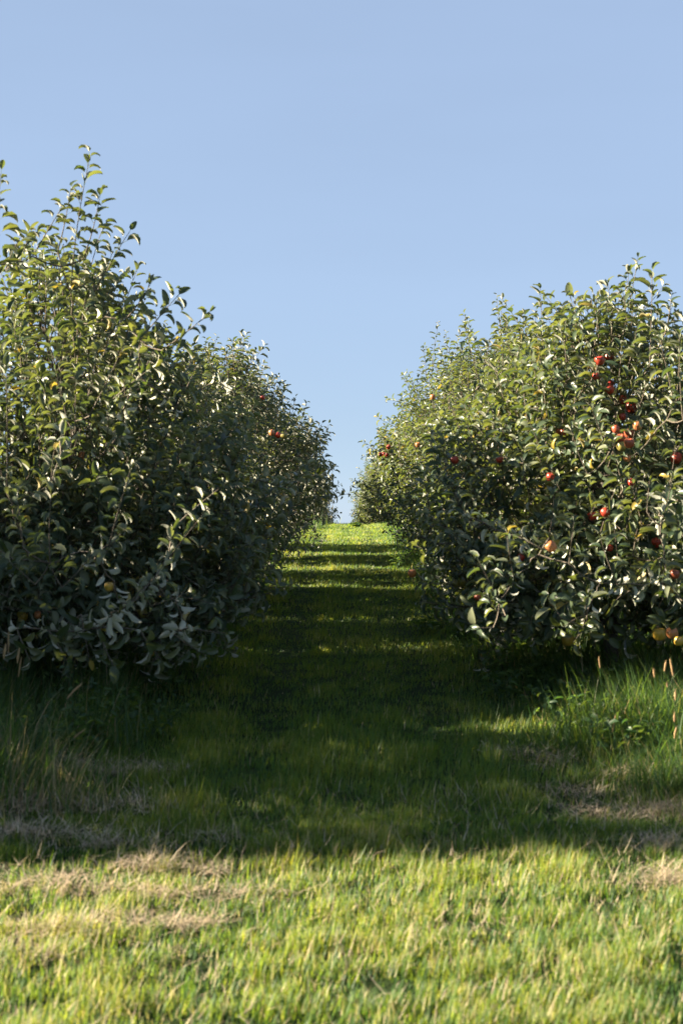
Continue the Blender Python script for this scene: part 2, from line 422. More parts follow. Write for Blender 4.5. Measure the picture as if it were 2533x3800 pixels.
FLAT = [0.70, 0.92, 1.0, 1.0, 0.98, 0.92, 0.80, 0.50]  # flat topped crown outline for the unseen trees that shade the lane
def grow_tree(seed, H=2.75, rx=1.30, ry=1.75, z0=0.42, n_shoots=1100, heroes=(), lean=(0, 0), n_top=20, leaf_len=0.085, hi=True, n_side=6, top_len=1.0, prof=None, xmin=-99.0):
    """trunk, limbs, twigs and leaves in coordinates about the trunk's foot.
    heroes: (base, tip, leaf length) of single long shoots; view: direction towards the path side"""
    r = np.random.RandomState(seed)
    T = TreeData()
    def profile(u):
        return np.interp(u, [0, 0.10, 0.25, 0.42, 0.62, 0.80, 0.93, 1.0], prof or [0.66, 0.90, 1.0, 0.93, 0.70, 0.44, 0.22, 0.08])
    # trunk
    m = 9
    tz = np.linspace(-0.08, H * 0.86, m)
    wob = np.cumsum(r.normal(0, 0.028, (m, 2)), axis=0); wob -= wob[1]
    trunk = np.stack([wob[:, 0] + lean[0] * np.clip(tz / H, 0, 1) ** 1.5, wob[:, 1] + lean[1] * np.clip(tz / H, 0, 1) ** 1.5, tz], -1)
    tr = np.interp(tz, [-0.08, 0.1, 0.5, H], [0.075, 0.058, 0.048, 0.010])
    tb = Tubes(); tb.add(trunk, tr, 9); T.trunk = tb.mesh('trunk')
    def trunk_at(z):
        return np.array([np.interp(z, tz, trunk[:, 0]), np.interp(z, tz, trunk[:, 1]), z])
    lump = r.uniform(0, 6.28, 8)
    def R(phi, u):
        base = profile(u)
        k = 1 + 0.13 * np.sin(2 * phi + lump[0] + 3 * u) + 0.13 * np.sin(3 * phi + lump[1] - 5 * u) + 0.12 * np.sin(5 * phi + lump[2] + 9 * u)
        e = 1.0 / np.sqrt((np.cos(phi) / rx) ** 2 + (np.sin(phi) / ry) ** 2)
        return base * e * k
    def env(phi, u, f):
        q = R(phi, u) * f
        z = z0 + u * (H - z0)
        c = trunk_at(z)
        return np.array([c[0] + q * math.cos(phi), c[1] + q * math.sin(phi), z])
    # limbs
    T.limbs = []
    limb_pts = []
    side = []
    n_limb = 18
    for k in range(n_limb):
        u = 0.02 + 0.80 * k / n_limb + r.uniform(-0.03, 0.03); u = max(u, 0.01)
        phi = k * 2.399 + r.uniform(-0.4, 0.4)
        b = trunk_at(max(0.34, z0 + (u - 0.10) * (H - z0)))
        e = env(phi, min(u + 0.16, 0.97), 0.60)
        mid = (b + e) / 2 + np.array([0, 0, -0.08 + r.uniform(-0.08, 0.08)]) + r.normal(0, 0.04, 3)
        t = np.linspace(0, 1, 7)[:, None]
        pts = (1 - t) ** 2 * b + 2 * t * (1 - t) * mid + t ** 2 * e
        pts[1:-1] += r.normal(0, 0.014, (5, 3))
        lt = Tubes(); lt.add(pts, np.linspace(0.021 * (1 - 0.5 * u), 0.006, 7), 6)
        T.limbs.append(lt.mesh('branch'))
        limb_pts.append(pts)
    for k in range(n_limb):        # side branches
        pts = limb_pts[k]
        for j in range(n_side):
            f = 0.25 + 0.7 * (j + r.uniform(0, 1)) / n_side
            i = f * 6; i0 = min(int(i), 5); b = pts[i0] + (pts[i0 + 1] - pts[i0]) * (i - i0)
            d = nrm(nrm(pts[i0 + 1] - pts[i0]) * 0.6 + r.normal(0, .55, 3) + np.array([0, 0, .35]))
            Ls = r.uniform(.25, .55)
            t = np.linspace(0, 1, 5)[:, None]
            q = b + d * Ls * t + r.normal(0, .012, (5, 3)) * t + np.array([0, 0, .10]) * t ** 2
            side.append((q, i0)); limb_pts.append(q)
    limb_pts.append(trunk[3:])
    LP = [np.concatenate(limb_pts)]
    tw = Tubes()
    for (q, i0) in side: tw.add(q, np.linspace(.0070 - .0006 * i0, .0030, 5), 5)
    pos, dirs, nor, ln, tin = [], [], [], [], []
    hid = []; cur = [-1]; T.shoots = []
    def leaves(pts, ll, spacing, tint_off):
        seg = np.concatenate([[0], np.cumsum(np.linalg.norm(np.diff(pts, axis=0), axis=1))])
        tl = seg[-1]
        m_ = max(3, int((tl + spacing * 1.6 - .03) / spacing))
        sv = .03 + (np.arange(m_) + r.uniform(-.3, .3, m_)) * spacing
        ss = np.clip(sv, 0, tl - 1e-4)
        j = np.clip(np.searchsorted(seg, ss), 1, len(pts) - 1)
        w = ((ss - seg[j - 1]) / (seg[j] - seg[j - 1] + 1e-9))[:, None]
        P = pts[j - 1] * (1 - w) + pts[j] * w
        tg = nrm(pts[j] - pts[j - 1])
        ph = r.uniform(0, 6.28) + np.cumsum(2.399 + r.normal(0, .25, m_))
        ref = np.where((np.abs(tg[:, 2]) < .9)[:, None], np.array([[0, 0, 1.0]]), np.array([[1.0, 0, 0]]))
        a1 = nrm(np.cross(tg, ref)); a2 = np.cross(tg, a1)
        rad = np.cos(ph)[:, None] * a1 + np.sin(ph)[:, None] * a2
        f = sv / (tl + 1e-6)
        ang = (np.interp(f, [0, .7, 1.0], [1.30, 1.02, .50]) + r.normal(0, .14, m_))[:, None]
        d2 = nrm(tg * np.cos(ang) + rad * np.sin(ang) + np.array([0, 0, .05]))
        nn = tg * np.sin(ang) - rad * np.cos(ang) + np.array([0, 0, .35]) + r.normal(0, .22, (m_, 3))
        nn = nrm(nn - d2 * np.sum(nn * d2, 1)[:, None])
        size = ll * np.interp(f, [0, .3, .8, 1.05], [.80, 1.0, .98, .62]) * r.uniform(.66, 1.24, m_)
        pos.append(P + d2 * size[:, None] * .26); dirs.append(d2); nor.append(nn); ln.append(size)
        t_ = r.beta(2.0, 2.2, m_) * .80 + .14 * np.maximum(0, f - .6) + tint_off
        t_ = np.where(r.rand(m_) < .014, 1.0, np.minimum(t_, .9))
        tin.append(np.clip(t_, 0, 1)); hid.append(np.full(m_, cur[0]))
    def shoot(base, d, L, droop, ll, spacing, r0, tint_off=0.0, connect=True, path=None):
        n = max(4, int(L / 0.07)) if path is None else len(path)
        if path is None:
            p = np.array(base, float); dd = nrm(d)
            pts = [p.copy()]
            step = L / (n - 1)
            bend = r.normal(0, 0.10, 3)
            for _ in range(n - 1):
                dd = nrm(dd + np.array([0, 0, 0.10 - droop]) + bend * 0.35 + r.normal(0, 0.05, 3))
                p = p + dd * step; pts.append(p.copy())
            pts = np.array(pts)
        else:
            pts = np.asarray(path, float)
            L = np.linalg.norm(np.diff(pts, axis=0), axis=1).sum()
        if connect:
            dist = np.linalg.norm(LP[0] - pts[0], axis=1) + 0.35 * np.maximum(0, LP[0][:, 2] - pts[0][2])
            q = LP[0][np.argmin(dist)]
            gap = np.linalg.norm(q - pts[0])
            c = (q + pts[0]) / 2 + r.normal(0, .06, 3) * gap - (pts[1] - pts[0]) * .5
            t = np.linspace(0, 1, 4 if gap < .3 else 7)[:, None]
            cp = (1 - t) ** 2 * q + 2 * t * (1 - t) * c + t ** 2 * pts[0]
            if gap > .3: cp[1:-1] += r.normal(0, .012, (len(cp) - 2, 3))
            tw.add(cp, np.linspace(r0 * 1.2, r0, len(cp)), 4)
            if gap > .18:
                leaves(cp, ll * .92, spacing * .9, tint_off)
                if len(LP[0]) < 3000: LP[0] = np.concatenate([LP[0], cp[2:]])
        if path is not None:
            sm = Tubes(); sm.add(pts, np.linspace(r0, 0.0016, len(pts)), 5); T.shoots.append(sm.mesh('shoot'))
            cur[0] = len(T.shoots) - 1
        else:
            tw.add(pts, np.linspace(r0, 0.0016, len(pts)), 4)
        leaves(pts, ll, spacing, tint_off)
        cur[0] = -1
    for (b, t, ll) in heroes:
        b = np.array(b); t = np.array(t)
        k = np.linspace(0, 1, 9)[:, None]
        bow = nrm(np.cross(t - b, [0, 1, 0])) * r.uniform(-0.03, 0.03) * np.linalg.norm(t - b)
        shoot(b, None, 0, 0, ll * 1.08, 0.028, 0.0044, 0.05, True, b + (t - b) * k + bow * np.sin(np.pi * k))
    us = np.linspace(0, 1, 60); wgt = (profile(us) ** 1.3 + 0.12) * np.interp(us, [0, .3, .5], [1.7, 1.3, 1.0]); wgt /= wgt.sum()
    for k in range(n_shoots):
        u = r.choice(us, p=wgt) + r.uniform(-0.01, 0.01); u = min(max(u, 0.0), 1)
        phi = r.uniform(0, 2 * np.pi)
        f = r.uniform(0.66, 0.95) if r.rand() < 0.66 else r.uniform(0.15, 0.70)
        b = env(phi, u, f)
        out = np.array([math.cos(phi) * rx, math.sin(phi) * ry, 0]); out = nrm(out)
        up = np.interp(u, [0, 0.15, 0.5, 1], [0.10, 0.45, 0.85, 1.4]) + r.normal(0, 0.3)
        d = out * r.uniform(0.35, 1.0) + np.array([0, 0, up]) + r.normal(0, 0.28, 3)
        L = r.uniform(0.16, 0.42) * (1.1 if f > 0.6 else 0.85)
        mark = (len(pos), len(tw.V), tw.n)
        shoot(b, d, L, np.interp(u, [0, 0.2, 0.5], [0.16, 0.10, 0.02]), leaf_len, 0.030, 0.0042)
        if pos[-1][:, 0].min() < xmin:              # pruned back from the lane
            for q_ in (pos, dirs, nor, ln, tin, hid): del q_[mark[0]:]
            del tw.V[mark[1]:]; del tw.F[mark[1]:]; tw.n = mark[2]
    for k in range(n_top):
        u = r.uniform(0.30, 1.0) ** 0.8; phi = r.uniform(0, 2 * np.pi)
        b = env(phi, u, r.uniform(0.55, 1.05))
        d = np.array([math.cos(phi) * 0.30, math.sin(phi) * 0.30, 1.0]) + r.normal(0, 0.14, 3)
        shoot(b, d, r.uniform(0.28, 0.55 + 0.22 * u) * top_len, 0.05, leaf_len * 1.08, 0.031, 0.0046, 0.06)
    T.twigs = tw.mesh('twigs')
    pos = np.concatenate(pos); D = np.concatenate(dirs); N = np.concatenate(nor); X = np.cross(D, N)
    Rm = np.stack([X, D, N], -1)
    T.L = dict(pos=pos, R=Rm, len=np.concatenate(ln), tint=np.concatenate(tin), hid=np.concatenate(hid), var=r.randint(0, len(LEAF_PARAMS), len(pos)))
    T.hi = hi
    return T

def sub(L, k):
    return {a: b[k] for a, b in L.items()}

def finish_tree(T, base, n_parts, clear=()):
    """choose the leaves that become single parts; clear: (point, radius) of apples kept in view"""
    L = T.L
    P = L['pos'] + np.asarray(base)[None, :]
    eye = np.array([0, 0, EYE])
    keep = np.ones(len(P), bool)
    for (a, rad) in clear:
        v = a - eye; D = np.linalg.norm(v); v = v / D
        c = P + L['R'][:, :, 1] * (L['len'] * 0.5)[:, None] - eye
        t = c @ v
        off = np.linalg.norm(c - t[:, None] * v, axis=1)
        cone = rad * 1.0 * t / D + 0.008
        hit = (t > D - 0.9) & (t < D + rad) & (off < cone)
        near = np.linalg.norm(c - (a - eye), axis=1) < rad * 1.25
        keep &= ~(hit | near)
    L = sub(L, keep); P = P[keep]
    px = P[:, 0] / P[:, 1] * FPX; py = (P[:, 2] - EYE) / P[:, 1] * FPX
    seen = (np.abs(px) < 1255) & (np.abs(py) < 1890)
    d = np.linalg.norm(P - eye, axis=1)
    # larger, nearer and not hidden behind the tree's own front: a rough depth test on a grid of cells
    cell = np.floor(px / 38).astype(int) * 1000 + np.floor(py / 38).astype(int)
    order = np.argsort(d)
    rank = np.full(len(d), 99)
    count = {}
    for i in order:
        c = cell[i]; rank[i] = count.get(c, 0); count[c] = rank[i] + 1
    score = L['len'] / d * np.where(L['hid'] >= 0, 1.25, 1.0) * np.where(rank == 0, 1.0, np.where(rank == 1, 0.6, 0.25)) * seen
    pick = np.argsort(-score)[:n_parts]
    flag = np.zeros(len(d), bool); flag[pick] = True; flag &= seen
    T.part = sub(L, flag)
    T.crown = merge_leaves('crown', sub(L, ~flag), LEAF_HI if T.hi else LEAF_LO)
    T.crown.materials.append(LEAF); T.trunk.materials.append(BARK); T.twigs.materials.append(TWIG)
    for b in T.limbs: b.materials.append(BARK)
    for b in T.shoots: b.materials.append(TWIG)

def place_tree(T, base, label, group, rot=0.0, scale=(1, 1, 1), parts=True, wood=True):
    e = bpy.data.objects.new('apple_tree', None); COL.objects.link(e)
    e.location = base; e.rotation_euler = (0, 0, rot); e.scale = scale
    e.empty_display_size = 0.2
    e['label'] = label; e['category'] = 'tree'; e['group'] = group
    obj('trunk', T.trunk, None, e)
    obj('crown', T.crown, None, e, kind='stuff')
    obj('twigs', T.twigs, None, e, kind='stuff')
    if wood:
        for b in T.limbs: obj('branch', b, None, e)
    sh = [obj('shoot', b, None, e) for b in T.shoots]
    if parts:
        p = T.part
        for i in range(len(p['len'])):
            q = 0 if p['tint'][i] < 0.27 else 1 if p['tint'][i] < 0.56 else 2 if p['tint'][i] < 0.78 else 3
            o = bpy.data.objects.new('leaf', LEAF_PART[p['var'][i]][q]); COL.objects.link(o)
            o.parent = sh[p['hid'][i]] if p['hid'][i] >= 0 else e
            M = np.eye(4); M[:3, :3] = p['R'][i] * p['len'][i]; M[:3, 3] = p['pos'][i]
            o.matrix_basis = Matrix(M.tolist())
    return e

# ---------------------------------------------------------------- apples: pixel, depth, size and colour as seen in the photograph
APPLES = [  # px, py, depth, diameter, material, label
    (2224, 1338, 9.9, .068, A_RED, 'round red apple, left one of the topmost pair on the right'),
    (2259, 1324, 10.0, .064, A_RED, 'red apple, right one of the topmost pair on the right'),
    (2210, 1396, 10.1, .050, A_RED, 'small red apple just below the topmost pair on the right'),
    (2261, 1446, 9.8, .066, A_RED, 'bright red apple hanging alone in front of a pale shoot, lower of two touching'),
    (2263, 1424, 9.95, .052, A_RED, 'small red apple peeping out above the bright red one'),
    (2311, 1483, 10.0, .060, A_RED, 'red apple half behind leaves, right of the pale branch stub'),
    (2340, 1513, 9.9, .074, A_RED, 'large red apple with a russet side, lower right of the pale stub'),
    (2308, 1547, 10.2, .050, A_RED, 'small shaded red apple under the large red one'),
    (2284, 1593, 10.1, .058, A_BLUSH, 'dull red apple right behind the dark upright branch'),
    (2365, 1580, 9.8, .062, A_ORANGE, 'sunlit pinkish apple above right of the cluster of four'),
    (2333, 1609, 9.8, .066, A_BLUSH, 'dull red apple at the top of the cluster of four'),
    (2302, 1628, 9.75, .062, A_BLUSH, 'reddish green apple at the left of the cluster of four'),
    (2334, 1645, 9.7, .068, A_BLUSH, 'reddish green apple at the right of the cluster of four'),
    (2305, 1657, 9.8, .066, A_OLIVE, 'green apple at the bottom of the cluster of four'),
    (2326, 1701, 9.8, .050, A_ORANGE, 'sunlit orange apple below the cluster of four'),
    (2507, 1700, 9.5, .076, A_RED, 'large red apple at the right edge, level with the cluster of four'),
    (2073, 1603, 11.5, .056, A_BLUSH, 'left of two small dull apples deep in the right row leaves'),
    (2089, 1604, 11.6, .052, A_BLUSH, 'right of two small dull apples deep in the right row leaves'),
    (2041, 1770, 10.6, .060, A_RED, 'red apple in shade below the two small dull ones'),
    (2342, 1790, 9.7, .050, A_RED, 'small orange red apple far below the cluster of four'),
    (1605, 1473, 16.5, .062, A_ORANGE, 'pinkish apple high against the sky at the edge of the right row'),
    (1686, 1708, 11.8, .068, A_RED, 'orange red apple alone in the middle of the right row'),
    (1853, 1705, 11.5, .060, A_RED, 'red apple half hidden right of the lone orange red one'),
    (1442, 1659, 21.5, .072, A_RED, 'red apple on the tip branch reaching over the path, topmost'),
    (1411, 1687, 21.5, .066, A_RED, 'leftmost red apple of three in a line on the tip branch over the path'),
    (1424, 1686, 21.7, .064, A_RED, 'middle red apple of three in a line on the tip branch over the path'),
    (1435, 1688, 21.6, .060, A_RED, 'rightmost red apple of three in a line on the tip branch over the path'),
    (1416, 1721, 21.5, .058, A_OLIVE, 'dark little apple hanging lowest from the tip branch over the path'),
    (1549, 1651, 16.0, .060, A_ORANGE, 'pale orange apple in the sunlit middle of the right row'),
    (2043, 2028, 8.9, .070, A_ORANGE, 'sunlit peach coloured apple low on the front of the right row'),
    (1930, 2070, 9.2, .050, A_RED, 'small dark red apple lower left of the peach coloured one'),
    (2197, 1915, 9.6, .062, A_RED, 'left of two shaded red apples above the peach coloured one'),
    (2245, 1902, 9.6, .062, A_RED, 'right of two shaded red apples above the peach coloured one'),
    (2433, 2015, 9.3, .062, A_RED, 'shaded red apple beside a twig near the right edge'),
    (2261, 2034, 9.2, .046, A_RED, 'red sliver of an apple right of the peach coloured one'),
    (2502, 2132, 9.0, .060, A_BLUSH, 'dull brownish apple at the right edge below the shaded red one'),
    (2106, 2376, 8.5, .074, A_YELLOW, 'golden yellow apple hanging lowest under the right row front branch'),
    (2446, 2355, 8.6, .078, A_YELLOW, 'golden apple with dark calyx near the right edge under the boughs'),
    (2493, 2350, 8.7, .070, A_ORANGE, 'orange gold apple right next to the golden one with dark calyx'),
    (2517, 2380, 8.6, .060, A_YELLOW, 'small golden apple below the orange gold one at the right edge'),
    (1694, 2167, 11.2, .066, A_OLIVE, 'olive green apple in deep shade, left of a pair over the path side'),
    (1719, 2160, 11.3, .066, A_OLIVE, 'olive green apple in deep shade, right of a pair over the path side'),
    (1772, 2217, 10.8, .050, A_BLUSH, 'dim brownish apple in deep shade below the olive pair'),
    (1528, 2128, 12.2, .072, A_ORANGE, 'dull orange apple on a low branch jutting over the shaded path'),
    (309, 1694, 8.7, .066, A_ORANGE, 'pinkish orange apple alone in dark leaves on the left'),
    (404, 2178, 8.1, .052, A_YELLOW, 'yellow apple with a red cheek low on the left tree'),
    (529, 2276, 8.1, .056, A_OLIVE, 'yellow green apple under a pale leaf low on the left tree'),
    (140, 2283, 8.2, .034, A_ORANGE, 'tiny orange apple at the lower left of the left tree'),
    (86, 2290, 8.1, .050, A_YELLOW, 'dim yellow apple beside the tiny orange one on the left tree'),
    (262, 1787, 8.5, .055, A_OLIVE, 'olive apple hidden in leaves below the pinkish orange one'),
    (1008, 1606, 15.6, .066, A_ORANGE, 'orange apple, leftmost of three in a line on the second left trees'),
    (1031, 1615, 15.6, .068, A_RED, 'dark red apple, middle of three in a line on the second left trees'),
    (1053, 1617, 15.5, .072, A_OLIVE, 'yellow green apple, rightmost of three in a line on the second left trees'),
    (974, 1475, 16.2, .055, A_RED, 'small red apple high up in the sunlit second left trees'),
]
A_POS = []

# ---------------------------------------------------------------- the rows
def foot(x, y): return np.array([x, y, float(gz(x, y))])

L0 = foot(-1.97, 10.25); R0 = foot(2.02, 10.7); L1 = foot(-2.05, 13.1); R1 = foot(2.10, 13.9)

def hero(base, rows):
    return [(at(*b) - base, at(*t) - base, ll) for (b, t, ll) in rows]

def run_tree(T, base, n_parts):
    clear = [(p, r_) for (p, r_) in A_POS if np.linalg.norm((p - base)[:2]) < 4.5]
    finish_tree(T, base, n_parts, clear)

H_L0 = hero(L0, [
    ((262, 1080, 8.8), (335, 575, 8.6), .102), ((215, 930, 8.8), (262, 700, 8.7), .092), ((120, 950, 8.7), (228, 770, 8.6), .088),
    ((310, 960, 8.8), (372, 720, 8.7), .09), ((395, 1010, 8.9), (480, 860, 8.7), .092), ((470, 1180, 8.9), (560, 1050, 8.7), .092),
    ((520, 1260, 8.8), (665, 1090, 8.6), .095), ((600, 1300, 8.7), (770, 1165, 8.5), .098), ((-10, 980, 8.4), (3, 640, 8.3), .098),
    ((60, 1010, 8.8), (110, 860, 8.7), .088), ((20, 1000, 8.6), (75, 880, 8.5), .088), ((350, 1080, 8.8), (420, 930, 8.7), .088),
    # shoots on the face towards the camera
    ((185, 2090, 7.9), (190, 1830, 7.8), .092), ((85, 2030, 7.9), (60, 1830, 7.9), .085), ((405, 2020, 7.9), (485, 1740, 7.8), .092),
    ((350, 2110, 7.9), (465, 1960, 7.8), .088), ((25, 1830, 8.0), (22, 1370, 7.9), .095), ((190, 1800, 8.1), (205, 1650, 8.0), .09),
    ((130, 2170, 7.9), (30, 2080, 7.8), .085), ((230, 2180, 7.9), (340, 2060, 7.8), .085), ((480, 2240, 8.0), (590, 2130, 7.9), .085),
    ((250, 1560, 8.5), (180, 1260, 8.4), .09), ((330, 1545, 8.4), (455, 1290, 8.3), .092), ((280, 1600, 8.5), (282, 1380, 8.4), .085),
    ((620, 2080, 8.4), (760, 1900, 8.2), .088), ((560, 2250, 8.2), (700, 2200, 8.1), .085), ((640, 1960, 8.6), (830, 1800, 8.5), .086),
    ((700, 2330, 8.4), (840, 2350, 8.3), .085), ((520, 1400, 9.0), (600, 1230, 8.9), .088), ((650, 1520, 9.0), (740, 1330, 8.9), .088),
    ((420, 1480, 8.8), (540, 1380, 8.6), .09),
    ((360, 2330, 8.3), (420, 2470, 8.1), .10), ((180, 2340, 8.3), (250, 2460, 8.1), .10), ((60, 2330, 8.3), (110, 2450, 8.1), .095), ((520, 2340, 8.4), (600, 2450, 8.2), .095),
    ((640, 2350, 8.6), (760, 2430, 8.4), .09), ((300, 2280, 8.4), (330, 2440, 8.2), .095)])
H_R0 = hero(R0, [
    ((2290, 1330, 10.4), (2365, 960, 10.2), .088), ((2410, 1350, 9.9), (2418, 1010, 9.8), .10), ((2330, 1230, 10.2), (2310, 1085, 10.1), .086),
    ((2470, 1230, 10.0), (2490, 1095, 9.9), .09), ((2262, 1240, 10.3), (2250, 1120, 10.2), .082), ((2220, 1340, 9.7), (2130, 1155, 9.5), .09),
    ((2500, 1500, 9.3), (2440, 1240, 9.2), .10), ((2533, 1560, 9.2), (2520, 1240, 9.1), .095), ((2010, 1380, 10.8), (2003, 1070, 10.6), .090), ((1985, 1420, 10.8), (1950, 1200, 10.6), .088),
    # front face, in the sun
    ((2035, 2000, 8.8), (2055, 1790, 8.7), .092), ((1905, 2140, 8.8), (1880, 1975, 8.7), .092), ((1850, 2230, 8.7), (1770, 2070, 8.6), .092),
    ((1880, 2300, 8.6), (1790, 2190, 8.5), .09), ((2110, 2090, 8.7), (2130, 1930, 8.6), .092), ((2290, 2170, 8.6), (2225, 1990, 8.5), .092),
    ((2165, 2330, 8.5), (2180, 2215, 8.4), .098), ((2080, 2290, 8.5), (2030, 2210, 8.4), .10), ((2480, 2160, 8.8), (2440, 2080, 8.7), .09),
    ((2450, 1950, 8.9), (2495, 1770, 8.8), .10), ((2400, 1900, 8.9), (2410, 1780, 8.8), .095), ((2533, 2230, 8.6), (2470, 2140, 8.5), .095),
    ((1830, 2330, 8.7), (1760, 2330, 8.6), .09), ((1700, 1900, 9.6), (1690, 1800, 9.5), .088), ((1760, 1960, 9.4), (1720, 1890, 9.3), .088),
    ((2330, 1700, 9.4), (2360, 1560, 9.2), .092), ((2240, 1640, 9.4), (2180, 1480, 9.2), .092), ((2180, 1760, 9.3), (2120, 1600, 9.2), .09), ((2170, 2280, 8.6), (2085, 2330, 8.5), .095), ((2190, 2310, 8.7), (2130, 2380, 8.55), .09)])
H_R1 = hero(R1, [
    ((1780, 1430, 12.5), (1722, 1210, 12.3), .092), ((1860, 1400, 12.8), (1868, 1235, 12.6), .088), ((1690, 1500, 12.6), (1640, 1330, 12.4), .086),
    ((1905, 1380, 12.8), (1935, 1260, 12.7), .086), ((1800, 1340, 13.0), (1815, 1270, 12.9), .084), ((1680, 2130, 12.4), (1560, 2085, 12.1), .078), ((1660, 2080, 12.4), (1590, 2050, 12.2), .078), ((1660, 2190, 12.4), (1550, 2165, 12.2), .078)])
H_L1 = hero(L1, [((800, 1420, 12.4), (770, 1300, 12.2), .088), ((690, 1400, 12.4), (720, 1280, 12.2), .088), ((850, 1440, 12.6), (838, 1310, 12.5), .086)])

TL0 = grow_tree(11, H=2.88, rx=1.25, ry=1.70, z0=.30, n_shoots=1250, heroes=H_L0, n_top=18, top_len=.75, leaf_len=.104)
TR0 = grow_tree(23, H=2.62, rx=1.32, ry=1.85, z0=.34, n_shoots=1250, heroes=H_R0, n_top=30, top_len=0.6, xmin=-1.45, leaf_len=.102)
TL1 = grow_tree(37, H=2.38, rx=1.22, ry=1.50, z0=.30, n_shoots=950, heroes=H_L1, n_top=24, leaf_len=.092)
TR1 = grow_tree(41, H=2.52, rx=1.30, ry=1.6, n_shoots=1000, heroes=H_R1, n_top=22, top_len=1.05, leaf_len=.092)
# four more trees that the rest of the rows repeat
VL = [(-2.0, 16.3), (-2.0, 19.5)]
VR = [(2.08, 17.1), (2.05, 20.3)]
H_R3 = [((1440, 1700, 20.4), (1348, 1640, 20.2), .08), ((1440, 1690, 20.4), (1345, 1695, 20.2), .08), ((1450, 1690, 20.4), (1370, 1660, 20.2), .08),
        ((1520, 1500, 20.4), (1440, 1480, 20.2), .085), ((1540, 1460, 20.4), (1495, 1390, 20.3), .085), ((1600, 1400, 20.5), (1625, 1200, 20.3), .08), ((1580, 1400, 20.5), (1570, 1290, 20.3), .08)]
TVL = [grow_tree(51, H=2.46, rx=1.42, ry=1.55, z0=.34, n_shoots=950, n_top=40, top_len=0.95, leaf_len=.095, hi=False, lean=(0.25, 0)),
       grow_tree(63, H=2.48, rx=1.45, ry=1.55, z0=.34, n_shoots=950, n_top=40, top_len=0.95, leaf_len=.095, hi=False, lean=(0.35, 0))]
TVR = [grow_tree(77, H=2.70, rx=1.34, ry=1.55, n_shoots=950, n_top=40, top_len=1.3, leaf_len=.095, hi=False, lean=(-0.1, 0)),
       grow_tree(85, H=2.80, rx=1.42, ry=1.55, n_shoots=950, n_top=40, top_len=1.3, leaf_len=.095, hi=False, heroes=hero(foot(2.05, 20.3), H_R3), lean=(-0.2, 0))]
# hang each apple just inside the leaf shell where the photograph shows it
_lp = np.concatenate([T.L['pos'] + b for T, b in [(TL0, L0), (TR0, R0), (TL1, L1), (TR1, R1)] + [(T, foot(x, y)) for T, (x, y) in zip(TVL + TVR, VL + VR)]])
_eye = np.array([0, 0, EYE])
for a in APPLES:
    p = at(a[0], a[1], a[2]); v = p - _eye; v = v / v[1]
    c = _lp - _eye
    off = np.linalg.norm(c - c[:, 1:2] * v, axis=1)
    dd = np.sort(c[off < 0.05, 1])
    d = a[2]
    if len(dd) >= 3:
        d = float(np.clip(dd[2] + 0.02, a[2] - 1.6, a[2] + 1.6))
    dia = float(np.clip(a[3] / a[2] * d, 0.045, 0.085))
    A_POS.append((_eye + v * d, dia / 2))
for T, b, n in [(TL0, L0, 300), (TR0, R0, 300), (TL1, L1, 300), (TR1, R1, 300)]: run_tree(T, b, n)
for T, (x, y) in zip(TVL + TVR, VL + VR): run_tree(T, foot(x, y), 170)

GL = 'apple trees of the left row'; GR = 'apple trees of the right row'
place_tree(TL0, L0, 'front apple tree of the left row, tallest, with one long leafy shoot sticking up', GL)
place_tree(TR0, R0, 'front apple tree of the right row, with the most red apples', GR)
place_tree(TL1, L1, 'second apple tree of the left row, mostly hidden behind the tallest front one', GL)
place_tree(TR1, R1, 'second apple tree of the right row, with an upright shoot against the sky', GR)


NUM = ['third', 'fourth', 'fifth', 'sixth', 'seventh']
for k, (x, y, v, rot, s) in enumerate([(-2.0, 16.3, 0, 0, 1), (-2.0, 19.5, 1, 0, 1.12), (-2.02, 22.7, 0, 0.25, 1.14), (-2.1, 25.9, 1, -0.2, 1.10)]):
    place_tree(TVL[v], foot(x, y), NUM[k] + ' apple tree of the left row counted from the front', GL, rot, (s, s * (0.74 if k else 1.0), s))
for k, (x, y, v, rot, s) in enumerate([(2.08, 17.1, 0, 0, 1), (2.05, 20.3, 1, 0, 1.0), (2.05, 23.5, 0, -0.25, 1.04), (2.15, 26.7, 1, 0.2, 0.95)]):
    place_tree(TVR[v], foot(x, y), NUM[k] + ' apple tree of the right row counted from the front', GR, rot, (s, s, s))
far = 0
for k, y in enumerate([37.5, 40.7, 43.9, 47.1, 50.3, 53.5, 56.7, 60.0, 64.0, 68.0]):
    place_tree(TVL[k % 2], foot(-2.0, y), 'apple tree beyond the crest, left of the gap of sky', 'far trees left of the gap', 0.3 * (k % 3 - 1), (1, 1, 1 + 0.04 * (k % 2)), parts=False, wood=False)
for k, y in enumerate([42.0, 45.2, 48.4, 51.6, 54.8, 58.0, 62.0, 66.0]):
    place_tree(TVR[k % 2], foot(2.05, y), 'apple tree beyond the crest, right of the gap of sky', 'far trees right of the gap', 0.3 * (k % 3 - 1), (1, 1, 1), parts=False, wood=False)
